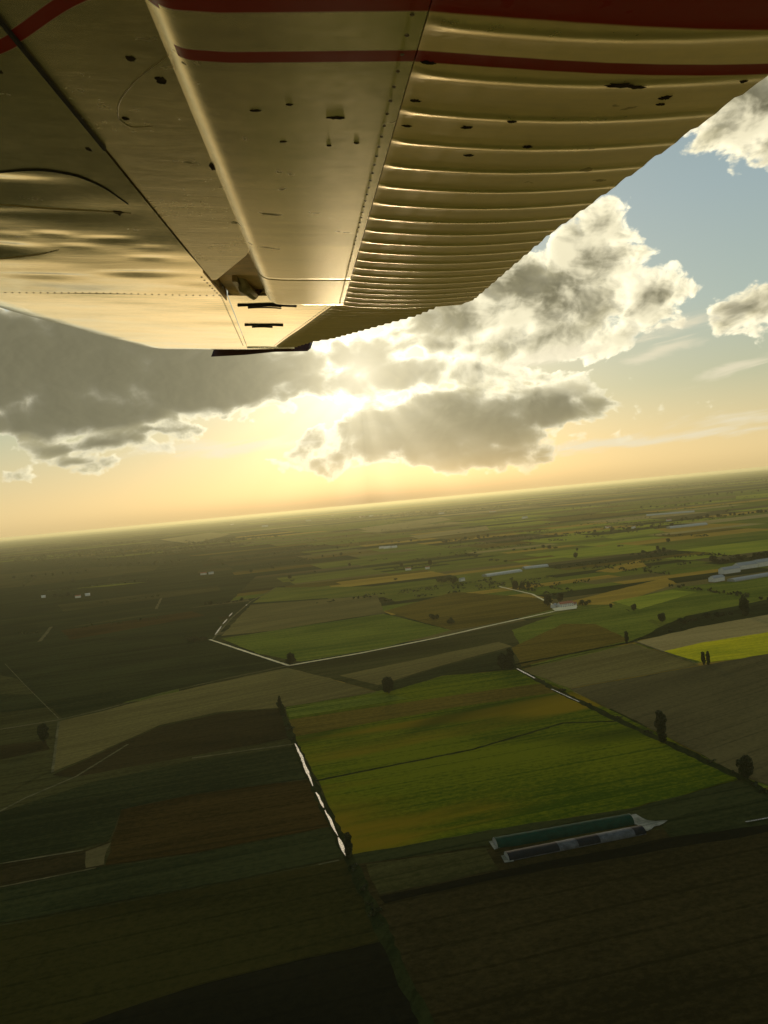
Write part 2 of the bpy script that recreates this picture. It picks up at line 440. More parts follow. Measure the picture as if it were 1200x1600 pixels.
# ---- tan field on the left and the land below it
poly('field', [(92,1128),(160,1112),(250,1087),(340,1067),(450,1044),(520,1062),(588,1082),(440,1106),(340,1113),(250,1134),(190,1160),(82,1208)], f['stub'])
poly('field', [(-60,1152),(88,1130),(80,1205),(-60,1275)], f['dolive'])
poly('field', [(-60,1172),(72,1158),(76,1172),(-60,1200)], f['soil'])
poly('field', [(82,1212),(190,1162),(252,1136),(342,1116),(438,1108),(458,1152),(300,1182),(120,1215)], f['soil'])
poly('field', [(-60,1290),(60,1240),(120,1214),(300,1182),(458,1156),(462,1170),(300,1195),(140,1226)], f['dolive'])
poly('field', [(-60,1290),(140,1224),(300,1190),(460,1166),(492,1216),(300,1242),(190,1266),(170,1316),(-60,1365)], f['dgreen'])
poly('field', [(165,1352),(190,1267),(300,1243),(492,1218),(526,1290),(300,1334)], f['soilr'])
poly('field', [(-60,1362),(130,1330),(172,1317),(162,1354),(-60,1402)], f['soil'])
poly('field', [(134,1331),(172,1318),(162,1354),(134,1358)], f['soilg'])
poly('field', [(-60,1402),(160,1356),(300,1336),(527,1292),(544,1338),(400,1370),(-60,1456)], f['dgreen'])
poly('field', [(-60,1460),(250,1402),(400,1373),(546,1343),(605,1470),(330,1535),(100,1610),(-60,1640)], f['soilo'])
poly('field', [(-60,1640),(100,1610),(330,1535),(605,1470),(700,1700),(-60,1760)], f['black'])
# ---- bottom right
poly('field', [(555,1350),(1260,1275),(1260,1700),(700,1700)], f['soil'])
poly('field', [(1030,1285),(1200,1240),(1270,1238),(1270,1284),(1050,1312)], f['dgreen'])
poly('field', [(572,1352),(760,1326),(778,1360),(592,1400)], f['dolive'])
poly('field', [(590,1404),(780,1362),(1050,1310),(1260,1282),(1260,1292),(780,1374),(600,1414)], f['black'])
# ---- the mixed green field in the middle
poly('field', [(446,1108),(600,1084),(692,1057),(806,1047),(890,1080),(1020,1142),(1160,1216),(1000,1262),(760,1300),(550,1338),(500,1226),(462,1156)], f['mixg'])
poly('field', [(450,1126),(690,1090),(850,1068),(885,1080),(700,1108),(462,1152)], f['brownc'])
poly('field', [(446,1109),(600,1086),(640,1092),(452,1122)], f['green'])
strip('ditch', [(490,1222),(600,1200),(740,1172),(880,1131),(968,1128)], 3.2, f['verge'], .4)
poly('field', [(546,1338),(760,1300),(1000,1262),(1162,1218),(1200,1244),(1040,1282),(770,1322),(556,1352)], f['dgreen'])
# ---- verges, tracks and roads
strip('verge', [(436,1098),(458,1158),(500,1250),(548,1345),(590,1440),(670,1610)], 6, f['verge'], .35)
strip('verge', [(806,1044),(870,1080),(970,1128),(1060,1170),(1165,1220),(1230,1262)], 7, f['verge'], .3)
strip('verge', [(800,1040),(985,1004),(1062,974),(1200,944)], 6, f['verge'], .3)
strip('farm_track', [(-40,1290),(40,1248),(120,1214),(200,1164)], 2.4, M_TRACK, .2)
strip('farm_track', [(82,1208),(92,1128)], 2.2, M_TRACK, .2)
strip('farm_track', [(-40,1358),(130,1330)], 1.6, M_TRACK, .3)
strip('farm_track', [(-40,1396),(150,1358)], 1.5, M_TRACK, .3)
strip('farm_track', [(498,1353),(530,1346)], 1.6, M_TRACK, .3)
strip('farm_track', [(300,1186),(458,1164)], 2.4, M_TRACK, .3)
strip('dirt_road', [(-60,1150),(30,1136),(90,1126),(160,1110),(250,1085),(340,1064),(450,1041)], 2.6, M_TRACK, .2)
strip('dirt_road', [(450,1041),(560,1022),(680,998),(780,975),(866,956)], 5.6, M_ROAD, .15)
strip('dirt_road', [(328,1000),(400,1024),(452,1041)], 4.2, M_ROAD, .2)
strip('dirt_road', [(332,1000),(362,966),(392,940),(432,918)], 4.0, M_TRACK, .2)
strip('farm_track', [(780,917),(832,929),(868,948)], 4.5, M_ROAD, .2)
strip('farm_track', [(992,1003),(1036,1019),(1090,1038)], 2.5, M_TRACK, .2)
strip('farm_track', [(62,1003),(74,988),(80,980)], 7, M_TRACK, .2)
strip('farm_track', [(8,1038),(40,1072),(92,1124)], .9, M_TRACK, .4)
strip('farm_track', [(244,952),(252,935)], 6, M_TRACK, .4)
# ditches that hold water and mirror the bright sky
def blotch(lo, hi): return lambda k: lo + (hi-lo)*max(0.0, noise.noise(Vector((k*7.3, lo*9, hi*3)))*1.3+.45)
strip('ditch_water', [(461,1163),(472,1186),(482,1212),(489,1230)], lambda k: .5+1.9*math.sin(math.pi*k)**1.0, M_WATER, .4)
for a_ in ([(494,1240),(500,1252),(506,1264)], [(508,1268),(516,1284),(524,1300),(528,1308)], [(529,1311),(534,1324),(540,1339)]): strip('ditch_water', a_, lambda k: .3+1.5*math.sin(math.pi*(k*.9+.08)), M_WATER, .6)
strip('ditch_water', [(808,1046),(836,1061)], 2.2, M_WATER, .3)
strip('ditch_water', [(862,1078),(905,1098)], 1.3, M_WATER, .5)
for a_ in ([(336,993),(346,979)], [(348,976),(355,968)], [(358,964),(363,958)], [(384,947),(386,945)]): strip('ditch_water', a_, lambda k: .6+2.6*math.sin(math.pi*(k*.9+.05)), M_WATER, .3)
strip('ditch_water', [(1165,1287),(1230,1275)], 1.2, M_WATER, .6)
# pale apron beside the long tunnels
cp = [(984,1280),(988,1276),(996,1275),(1003,1280),(1010,1284),(1022,1285),(1034,1283),(1042,1284),(1036,1288),(1030,1292),(1022,1293),(1018,1299),(1010,1301),(1004,1298),(998,1292),(990,1288)]
poly('concrete_apron', cp, M_CONC, rough=1.6)
poly('concrete_apron', [(764,1318),(780,1314),(784,1326),(772,1330)], M_CONC)
poly('concrete_apron', [(782,1340),(800,1336),(802,1348),(788,1350)], M_CONC)

# ------------------------------------------------------------------ trees
M_BARK = plain('bark', (.035,.028,.020), .95)
def leaf_mat(name, a, b):
    m, t, p = mat(name)
    gi = t.nodes.new('ShaderNodeNewGeometry')
    c = mixc(t, S(t, gi.outputs['Random Per Island']), a, b)
    t.links.new(c, p.inputs['Base Color']); p.inputs['Roughness'].default_value = .8
    p.inputs['Specular IOR Level'].default_value = .1
    return m
M_LEAF = leaf_mat('dark_leaves', (.012,.018,.005), (.032,.042,.012))
M_LEAF2 = leaf_mat('olive_leaves', (.022,.030,.008), (.050,.058,.017))
def crown_mb(mb, rnd, lobes, n, size, mi=0):
    tot = sum(l[3]*l[4]*l[5] for l in lobes)
    for (cx, cy, cz, rx, ry, rz) in lobes:
        for _ in range(max(20, int(n*rx*ry*rz/tot))):
            while True:
                p = Vector((rnd.uniform(-1,1), rnd.uniform(-1,1), rnd.uniform(-1,1)))
                if p.length <= 1: break
            p = p.normalized()*p.length**.55
            q = Vector((cx+p.x*rx, cy+p.y*ry, cz+p.z*rz))
            a = Vector((rnd.uniform(-1,1), rnd.uniform(-1,1), rnd.uniform(-1,1))).normalized(); b = a.orthogonal().normalized()
            c = a.cross(b); s = size*rnd.uniform(.6, 1.3)
            mb.add([q-b*s, q-c*s*.6, q+b*s, q+c*s*.6], [(0,1,2,3)], mi)
def tree_meshes(kind, seed):
    rnd = random.Random(seed); tr, cw = MB(), MB()
    if kind == 'poplar':                    # 20 m
        tr.tube([(0,0,-.3),(.1,0,5),(0,.1,11),(.05,0,17)], [.42,.34,.2,.06], 8)
        for k in range(9):
            a = k*2.4; z = 3+k*1.4
            tr.tube([(0,0,z),(math.cos(a)*.9, math.sin(a)*.9, z+2.2)], [.12,.03], 5)
        L = [(rnd.uniform(-.5,.5), rnd.uniform(-.5,.5), 2.2+k*1.9, *(2*[(1.0+1.6*math.sin(math.pi*min(1,(k+1.2)/10.6))**.8)*rnd.uniform(.85,1.15)]), 1.9) for k in range(9)]
        crown_mb(cw, rnd, L, 2400, .48)
    elif kind == 'round':                   # 12 m
        tr.tube([(0,0,-.3),(.1,.1,2.5),(0,.2,5),(.2,0,8)], [.45,.36,.25,.08], 8)
        L = []
        for k in range(15):
            a = k*2.4; rr = rnd.uniform(1.0, 3.4); z = 2.6+7.2*(k+.5)/15
            rr *= 1.0 - max(0, z-7.5)*.18
            q = (math.cos(a)*rr, math.sin(a)*rr, z)
            tr.tube([(0,.1,min(z-1.6, 4.5)), q], [.16,.04], 5)
            L.append((*q, rnd.uniform(1.7,2.5), rnd.uniform(1.7,2.5), rnd.uniform(1.4,2.1)))
        crown_mb(cw, rnd, L, 2600, .5)
    else:                                   # thicket, 6 m high, several stems
        L = []
        for k in range(9):
            a = k*2.1; rr = rnd.uniform(.5, 5.0); z = rnd.uniform(2.0, 4.6)
            q = (math.cos(a)*rr*1.5, math.sin(a)*rr*.7, z)
            tr.tube([(q[0]*.5, q[1]*.5, -.2), q], [.2,.05], 5)
            L.append((*q, rnd.uniform(1.6,2.6), rnd.uniform(1.4,2.0), rnd.uniform(1.2,1.9)))
        crown_mb(cw, rnd, L, 1300, .5)
    return tr.mesh(kind+'_trunk', M_BARK), cw.mesh(kind+'_crown', M_LEAF if kind != 'thicket' else M_LEAF2)
TM = {}
for kd in ('poplar', 'round', 'thicket'):
    for v in range(3): TM[kd, v] = tree_meshes(kd, 11+v*5+len(kd))
TNAME = {'poplar': 'poplar_tree', 'round': 'broadleaf_tree', 'thicket': 'bush'}
THEIGHT = {'poplar': 19.5, 'round': 11.5, 'thicket': 6.2}
def tree(kd, px, py, hpx, label, group=None, v=0, wide=1.0):
    """px,py: where the trunk meets the ground in the photograph; hpx its height there"""
    P = gp(px, py); dist = (P-EYE).length; h = hpx/F_PX*dist/math.cos(math.asin(ALT/dist))
    k = h/THEIGHT[kd]
    root = bpy.data.objects.new(TNAME[kd], None); COL.objects.link(root)
    root.location = P; root.scale = (k*wide, k*wide, k); root.rotation_euler.z = random.uniform(0, 6.28)
    root['label'] = label; root['category'] = 'tree' if kd != 'thicket' else 'bush'
    if group: root['group'] = group
    t_, c_ = TM[kd, v]
    link('trunk', t_, root); link('crown', c_, root)
    return root
tree('poplar', 1035, 1161, 46, 'tall dark poplar alone on the edge of the grey ploughed field', v=0, wide=1.15)
tree('round', 1166, 1218, 32, 'dark rounded tree by the right corner of the mixed green field', v=1, wide=.8)
tree('poplar', 546, 1342, 36, 'dark slim tree at the near end of the glinting ditch', v=1, wide=1.1)
tree('poplar', 438, 1112, 24, 'thin dark tree where the ditch starts at the tan field corner', v=2, wide=.8)
tree('round', 608, 1084, 26, 'round dark tree on the far edge of the mixed green field', v=0)
tree('round', 786, 1046, 24, 'lower and wider of two trees at the far corner of the green field', v=2, wide=.8)
tree('poplar', 799, 1047, 34, 'taller slimmer of two trees at the far corner of the green field', v=0, wide=1.1)
tree('poplar', 980, 1006, 19, 'small dark tree at the tip of the tan field', v=1, wide=1.2)
tree('poplar', 1100, 1039, 19, 'left one of the tree pair standing below the yellow field', v=1, wide=1.2)
tree('poplar', 1107, 1039, 20, 'right one of the tree pair standing below the yellow field', v=2, wide=1.0)
tree('round', 856, 947, 18, 'dark tree beside the white farmhouse at the end of the road', v=1)
tree('round', 455, 1039, 19, 'dark tree at the fork of the two pale dirt roads', v=2)
tree('round', 68, 1160, 26, 'dark tree by the track left of the tan field', v=0, wide=.8)
tree('poplar', 1165, 962, 28, 'broad tall tree in the dark green strip above the tan field', v=2, wide=1.7)
tree('round', 1035, 972, 14, 'bushy tree beside the patch of rubble above the tan field', v=1)
tree('thicket', 1068, 975, 10, 'low bush at the corner of the dark green strip', v=0)
tree('thicket', 705, 975, 9, 'low bush above the middle of the long pale road', v=1)
tree('thicket', 678, 968, 10, 'wide bush in the brown field above the long pale road', v=2)
tree('round', 955, 950, 7, 'tiny tree at the left tip of the bright green strip', v=1)
tree('round', 991, 954, 10, 'small tree standing in the green field right of the farmhouse', v=2)
tree('round', 876, 940, 14, 'tree directly behind the red roofed farmhouse', v=0)
tree('thicket', 912, 946, 9, 'bush on the right of the farmhouse yard', v=1)
tree('round', 806, 922, 15, 'dark tree on the left of the clump above the farm lane', v=0)
tree('round', 816, 921, 11, 'middle tree of the clump above the farm lane', v=1)
tree('round', 826, 919, 9, 'smallest tree of the clump above the farm lane', v=2)
tree('thicket', 690, 910, 10, 'left bush of the dark row at the end of the lane', v=2)
tree('thicket', 706, 911, 11, 'right bush of the dark row at the end of the lane', v=0)
tree('round', 900, 872, 9, 'small tree on the near edge of the sunlit yellow green field', v=0)
tree('round', 672, 884, 10, 'lone dark tree in the middle of the hazy olive fields', v=1)
tree('thicket', 300, 1002, 9, 'low bush at the left of the road corner', v=1)
# distant trees: one mesh each, standing singly and in rows along field edges
FT = []
for kd in ('round', 'thicket', 'poplar'):
    for v in range(2):
        t_, c_ = TM[kd, v]; vs = [Vector(q.co) for q in c_.vertices]; fs = [tuple(p.vertices) for p in c_.polygons]
        rnd = random.Random(v); keep = [q for q in fs if rnd.random() < .22]
        mb = MB()
        for q in keep:
            c = sum((vs[i] for i in q), Vector())/4
            mb.add([c+(vs[i]-c)*1.9 for i in q], [(0,1,2,3)], 0)
        tv = [Vector(q.co) for q in t_.vertices]
        mb.add(tv, [tuple(p.vertices) for p in t_.polygons], 1)
        FT.append((TNAME[kd], mb.mesh('distant_'+kd, [M_LEAF, M_BARK])))
def far_tree(px, py, scale, kinds=(0,1,2,3)):
    nm, me = FT[random.choice(kinds)]
    o = link(nm, me); o.location = gp(px, py)
    s = scale*random.uniform(.75, 1.25); o.scale = (s*random.uniform(.9,1.5), s*random.uniform(.9,1.5), s)
    o.rotation_euler.z = random.uniform(0, 6.28)
    o['label'] = 'small dark tree along a field edge in the hazy distance'; o['category'] = 'tree' if nm != 'bush' else 'bush'
    if nm == 'bush': o['label'] = 'dark bush along a field edge in the hazy distance'
    o['group'] = 'distant trees along the field edges' if nm != 'bush' else 'distant bushes along the field edges'
ROWS = [((690,848),(760,840),12,1.2),((760,840),(880,838),14,1.2),((880,836),(1060,822),16,1.2),((1060,815),(1200,800),20,1.3),((985,868),(1050,862),8,1.0),
        ((1110,880),(1200,872),12,1.2),((1150,960),(1070,972),6,.7),((950,832),(1028,818),9,1.1),((800,860),(880,856),6,1.0),((540,850),(660,846),8,1.0),
        ((170,885),(270,880),10,1.2),((120,930),(80,935),5,.9),((320,946),(385,938),9,.8),((880,796),(960,788),8,1.5),((660,806),(700,802),5,1.5),((1000,795),(1120,785),10,1.4),
        ((850,820),(870,818),3,1.3),((580,815),(660,806),8,1.3),((20,905),(140,893),9,1.2),((460,875),(540,868),5,1.0),((725,868),(800,880),5,1.0),((1040,780),(1190,768),12,1.6),((300,1003),(325,1001),4,.6)]
for (a, b, n, s) in ROWS:
    for k in range(n):
        q = (k+random.uniform(.1,.9))/n
        far_tree(a[0]+(b[0]-a[0])*q, a[1]+(b[1]-a[1])*q+random.uniform(-.8,.8), s)
NEAR_EDGES = [((438,1106),(458,1160),5,'dark bush on the ditch bank between the tan and the green field'),((546,1345),(600,1460),6,'dark bush on the overgrown ditch below the glinting water'),((825,1054),(1160,1216),8,'low bush on the bank between the green and the grey field'),
              ((985,1004),(1200,945),9,'low bush in the dark green strip above the tan field'),((1170,1222),(1215,1255),3,'dark bush near the right corner of the green field')]
for (a, b, n, lab) in NEAR_EDGES:
    for k in range(n):
        q = (k+random.uniform(.15,.85))/n; i0 = len(bpy.data.objects)
        far_tree(a[0]+(b[0]-a[0])*q, a[1]+(b[1]-a[1])*q, random.uniform(.22,.5), (2,3))
        o = COL.objects[-1]; o['label'] = lab; o['group'] = lab.replace('low bush', 'bushes').replace('dark bush', 'bushes')
for _ in range(45):
    x = random.uniform(20, 1190); hz = 845 - x*112/1200
    far_tree(x, hz + random.uniform(24, 120), 1.0)

# far woodland: belts of trees too far off to count
def belt(pts, width, n, rnd):
    for (a, b) in pts:
        A, B = gp(*a), gp(*b)
        for _ in range(n):
            q = A.lerp(B, rnd.random()) + Vector((rnd.gauss(0, width), rnd.gauss(0, width*1.6), 0))
            yield q
rnd = random.Random(5); mb = MB()
for q in belt([((0,874),(320,858)),((100,866),(420,840)),((640,806),(860,786)),((800,782),(1210,752)),((860,772),(1210,746)),((960,764),(1210,750)),((520,812),(760,792)),((0,862),(200,848))], 160, 330, rnd):
    r_ = rnd.uniform(8, 20); h = rnd.uniform(8, 15)
    for k in range(5):
        a = Vector((rnd.uniform(-1,1)*r_, rnd.uniform(-1,1)*r_*.5, rnd.uniform(.25,.95)*h)) + q
        t1 = Vector((rnd.uniform(-1,1), rnd.uniform(-1,1), rnd.uniform(-.4,.4))).normalized()*r_*.5
        t2 = Vector((rnd.uniform(-.3,.3), rnd.uniform(-.3,.3), 1)).normalized()*h*.32
        mb.add([a-t1, a-t2, a+t1, a+t2], [(0,1,2,3)])
for _ in range(120):
    ang = R(rnd.uniform(-24, 24)); d0 = rnd.uniform(1700, 9000)*rnd.uniform(.7, 1.0); c0 = Vector((math.sin(ang)*d0, math.cos(ang)*d0, 0))
    dr = Vector((math.cos(GA), math.sin(GA), 0)) if rnd.random() < .75 else Vector((-math.sin(GA), math.cos(GA), 0))
    L = rnd.uniform(80, 420)*max(1, d0/3000); n = int(L/9*(1 if d0 < 4000 else .6))
    for k in range(n):
        if noise.noise(Vector((k*.21, d0, 0))) < -.12: continue
        q = c0 + dr*(L*(k+rnd.random())/n - L/2); h = rnd.uniform(2.5, 8); r_ = rnd.uniform(3, 6)
        for j in range(4):
            a = q + Vector((rnd.uniform(-1,1)*r_*.8, rnd.uniform(-1,1)*r_*.5, rnd.uniform(.2,.8)*h))
            t1 = Vector((rnd.uniform(-1,1), rnd.uniform(-1,1), rnd.uniform(-.3,.3))).normalized()*r_*.6; t2 = Vector((rnd.uniform(-.3,.3), rnd.uniform(-.3,.3), 1)).normalized()*h*.35
            mb.add([a-t1, a-t2, a+t1, a+t2], [(0,1,2,3)])
link('woodland', mb.mesh('woodland', M_LEAF2), kind='stuff')

# ------------------------------------------------------------------ buildings
M_WHITE = plain('white_plaster', (.55,.54,.48), .8, var=.1, scale=.5)
M_ENDW = plain('weathered_end_boards', (.26,.26,.22), .85, spec=.1, var=.35)
M_RED = plain('red_roof_tiles', (.30,.11,.06), .9, var=.3, scale=1.5)
M_GREYR = plain('grey_roof_sheet', (.24,.25,.25), .8, spec=.1, var=.15)
M_GLASSD = plain('dark_window', (.03,.035,.04), .2, spec=.6)
M_DOOR = plain('dark_door', (.09,.06,.04), .7)
M_GREEN = plain('green_tarpaulin', (.003,.030,.018), .9, spec=.05, var=.2, scale=.3)
M_BLUE = plain('dark_blue_film', (.005,.008,.011), .8, spec=.1, var=.3, scale=.3)
M_SHEET = plain('grey_plastic_sheet', (.060,.066,.070), .8, spec=.1, var=.35, scale=.4)
M_FILM = plain('pale_plastic_film', (.30,.32,.30), .75, var=.15, scale=.3)
def house(px, py, L, W, H, ang, label, group=None, name='farmhouse', roofm=None, detail=True, cat='house'):
    P = gp(px, py); root = bpy.data.objects.new(name, None); COL.objects.link(root)
    root.location = P; root.rotation_euler.z = R(ang); root['label'] = label; root['category'] = cat
    if group: root['group'] = group
    b = MB(); b.box(-L/2, L/2, -W/2, W/2, -.2, H)
    rh = W*.28
    for s in (-1, 1): b.add([(s*L/2,-W/2,H),(s*L/2,W/2,H),(s*L/2,0,H+rh)], [(0,1,2) if s > 0 else (0,2,1)])
    link('wall', b.mesh('wall', M_WHITE), root)
    r_ = MB(); e = .5
    for s in (-1, 1):
        v = [(-L/2-e, 0, H+rh+.06), (L/2+e, 0, H+rh+.06), (L/2+e, s*(W/2+e), H-e*.56+.06), (-L/2-e, s*(W/2+e), H-e*.56+.06)]
        v2 = [(a, c, d+.22) for a, c, d in v]
        r_.add(v+v2, [(3,2,1,0),(4,5,6,7),(0,1,5,4),(1,2,6,5),(2,3,7,6),(3,0,4,7)])
    ro = link('roof', r_.mesh('roof', roofm or M_RED), root)
    if detail:
        c = MB(); c.box(L*.2, L*.2+.8, .3, 1.1, H+rh*.6, H+rh+1.2); link('chimney', c.mesh('chimney', M_RED), ro)
        n = max(2, int(L/3.2))
        for fl in range(max(1, int(H/2.8))):
            for k in range(n):
                x = -L/2 + L*(k+.5)/n
                if fl == 0 and k == n//2:
                    d = MB(); d.box(x-.55, x+.55, -W/2-.04, -W/2+.1, 0, 2.1); link('door', d.mesh('door', M_DOOR), root); continue
                d = MB(); d.box(x-.6, x+.6, -W/2-.04, -W/2+.1, fl*2.8+.9, fl*2.8+2.2); link('window', d.mesh('window', M_GLASSD), root)
    return root
house(884, 948, 24, 10, 6, 14, 'long white farmhouse with red roof at the end of the road')
house(866, 949, 12, 8, 4, 60, 'small white barn left of the red roofed farmhouse', name='barn', cat='barn', roofm=M_GREYR)
house(896, 946, 10, 7, 3.5, -30, 'little white shed at the right of the farmhouse yard', name='barn', cat='barn', roofm=M_RED)
poly('concrete_apron', [(862,952),(880,948),(902,946),(900,952),(868,956)], M_ROAD)
def tunnel(px0, py0, px1, py1, W, H, label, cover, name='polytunnel', base=1.2, bands=None, cat='greenhouse', group=None, wallm=None):
    """long arched farm tunnel between two ground points: low wall, arched cover, gable ends with doors"""
    A, B = gp(px0, py0), gp(px1, py1); d = B-A; L = d.length
    root = bpy.data.objects.new(name, None); COL.objects.link(root); root.location = (A+B)/2
    root.rotation_euler.z = math.atan2(d.y, d.x); root['label'] = label; root['category'] = cat
    if group: root['group'] = group
    n, mseg = 14, max(2, int(L/3))
    b = MB()
    for s in (-1, 1): b.box(-L/2+.15, L/2-.15, min(s*W/2, s*(W/2-.2)), max(s*W/2, s*(W/2-.2)), -.2, base)
    link('side_wall', b.mesh('side_wall', wallm or M_FILM), root)
    prof = [(-math.cos(math.pi*k/n)*(W/2+.15), base-.1+math.sin(math.pi*k/n)**.8*(H-base)) for k in range(n+1)]
    spans = bands or [(0.0, 1.0, cover)]
    for (q0, q1, mt) in spans:
        c = MB(); x0, x1 = -L/2+q0*L, -L/2+q1*L; ms = max(1, int((x1-x0)/3)); vs = []
        for i in range(ms+1):
            sag = 1.0 if i % 2 == 0 else .965
            for (y, z) in prof: vs.append((x0+(x1-x0)*i/ms, y*sag, base+(z-base)*sag))
        fs = [(i*(n+1)+k, (i+1)*(n+1)+k, (i+1)*(n+1)+k+1, i*(n+1)+k+1) for i in range(ms) for k in range(n)]
        c.add(vs, fs); link('cover', c.mesh('cover', mt, True), root)
    for s in (-1, 1):
        g = MB(); x = s*(L/2-.05); vs = [(x, y*.985, z*.985) for (y, z) in prof] + [(x, W/2, -.2), (x, -W/2, -.2)]
        vs2 = [(x-s*.15, y, z) for (_, y, z) in vs]; k = len(vs); ring = tuple(range(k))
        g.add(vs+vs2, [ring if s < 0 else ring[::-1], tuple(i+k for i in (ring[::-1] if s < 0 else ring))] + [(i, (i+1) % k, (i+1) % k+k, i+k) for i in range(k)])
        go = link('end_wall', g.mesh('end_wall', M_ENDW), root)
        dd = MB(); dd.box(*(sorted((x+s*.01, x+s*.12))), -1.5, 1.5, -.1, 2.6); link('door', dd.mesh('door', M_DOOR if s > 0 else M_GREYR), go)
    return root
tunnel(774, 1322, 986, 1284, 9.5, 4.6, 'long farm tunnel under an arched green cover', M_GREEN, base=.5, wallm=M_GREEN)
tunnel(792, 1343, 1004, 1301, 8.0, 4.0, 'long farm tunnel with dark film and pale sheets, below the green one', M_BLUE, wallm=M_SHEET,
       bands=[(0, .12, M_BLUE), (.12, .36, M_BLUE), (.36, .50, M_SHEET), (.50, .66, M_BLUE), (.66, .92, M_SHEET), (.92, 1.0, M_BLUE)])
tunnel(757, 901, 812, 893, 24, 6, 'left longer pale greenhouse by the hedge in the hazy fields', M_FILM)
tunnel(818, 889, 855, 885, 22, 6, 'right shorter pale greenhouse by the hedge in the hazy fields', M_FILM)
tunnel(1044, 826, 1102, 820, 34, 9, 'long bright white greenhouse far off in the fields on the right', M_FILM)
tunnel(1010, 806, 1085, 800, 40, 8, 'faint thin greenhouse beyond the long bright white one', M_FILM)
tunnel(1142, 909, 1215, 897, 18, 6, 'nearest long pale hall of the farm complex at the right edge', M_GREYR, wallm=M_GREYR, name='farm_hall', cat='farm hall')
for (x, y, L, W, H, a, lab) in [
    (1120,908,26,14,7,25,'leftmost grey roofed farm building of the complex at the right edge'),
    (1140,895,40,16,8,20,'grey roofed barn behind the pale hall at the right edge'),
    (1165,888,46,18,8,18,'big grey roofed barn at the middle of the right edge complex'),
    (1192,884,40,18,9,20,'farthest grey roofed barn of the complex at the right edge')]:
    house(x, y, L, W, H, a, lab, name='farm_building', roofm=M_GREYR, detail=False, cat='farm building')
FAR = [(363,820,34),(414,823,40),(482,814,40),(420,810,40),(520,806,26),(605,857,30),(616,856,24),(596,857,20),(638,891,16),(668,889,12),(318,898,22),(330,897,18),(122,934,16),(137,931,14),(68,934,12),
       (1045,814,20),(690,803,30),(820,810,24),(950,825,22),(722,908,14),(566,808,40),(580,807,30),(770,800,30),(990,826,16)]
for k, (x, y, L) in enumerate(FAR):
    P = gp(x, y); d = (P-EYE).length
    house(x, y, L*min(2.2, max(1, d/3500)), L*.45*min(1.8, max(1, d/3500)), 6*min(1.6, max(1, d/4000)), random.uniform(0, 40), 'tiny white house far off among the hazy fields',
          'distant white houses', name='house', detail=False, roofm=random.choice([M_GREYR, M_WHITE, M_RED, M_WHITE]))

# ------------------------------------------------------------------ the wing
WD = 0.30                                     # the eye is 30 cm under the plane of the wing's lower skin
to_w = lambda X, Y, Z: cr*X + cu*Y + fw*Z
sv = Vector((-.0876, .1314, 1)).normalized(); th = math.atan(.1314)
nv = Vector((0, math.cos(th), -math.sin(th))); cv = Vector((nv.y*sv.z-nv.z*sv.y, nv.z*sv.x-nv.x*sv.z, nv.x*sv.y-nv.y*sv.x))
c_w, s_w, n_w = to_w(*cv), to_w(*sv), to_w(*nv)
wing = bpy.data.objects.new('aircraft_wing', None); COL.objects.link(wing)
mw = Matrix.Identity(4)
for i in range(3):
    mw[i][0] = c_w[i]; mw[i][1] = s_w[i]; mw[i][2] = n_w[i]; mw[i][3] = (EYE + n_w*WD)[i]
wing.matrix_world = mw
wing['label'] = 'underside of a light aeroplane wing in worn metal with corrugated flap'; wing['category'] = 'airplane wing'

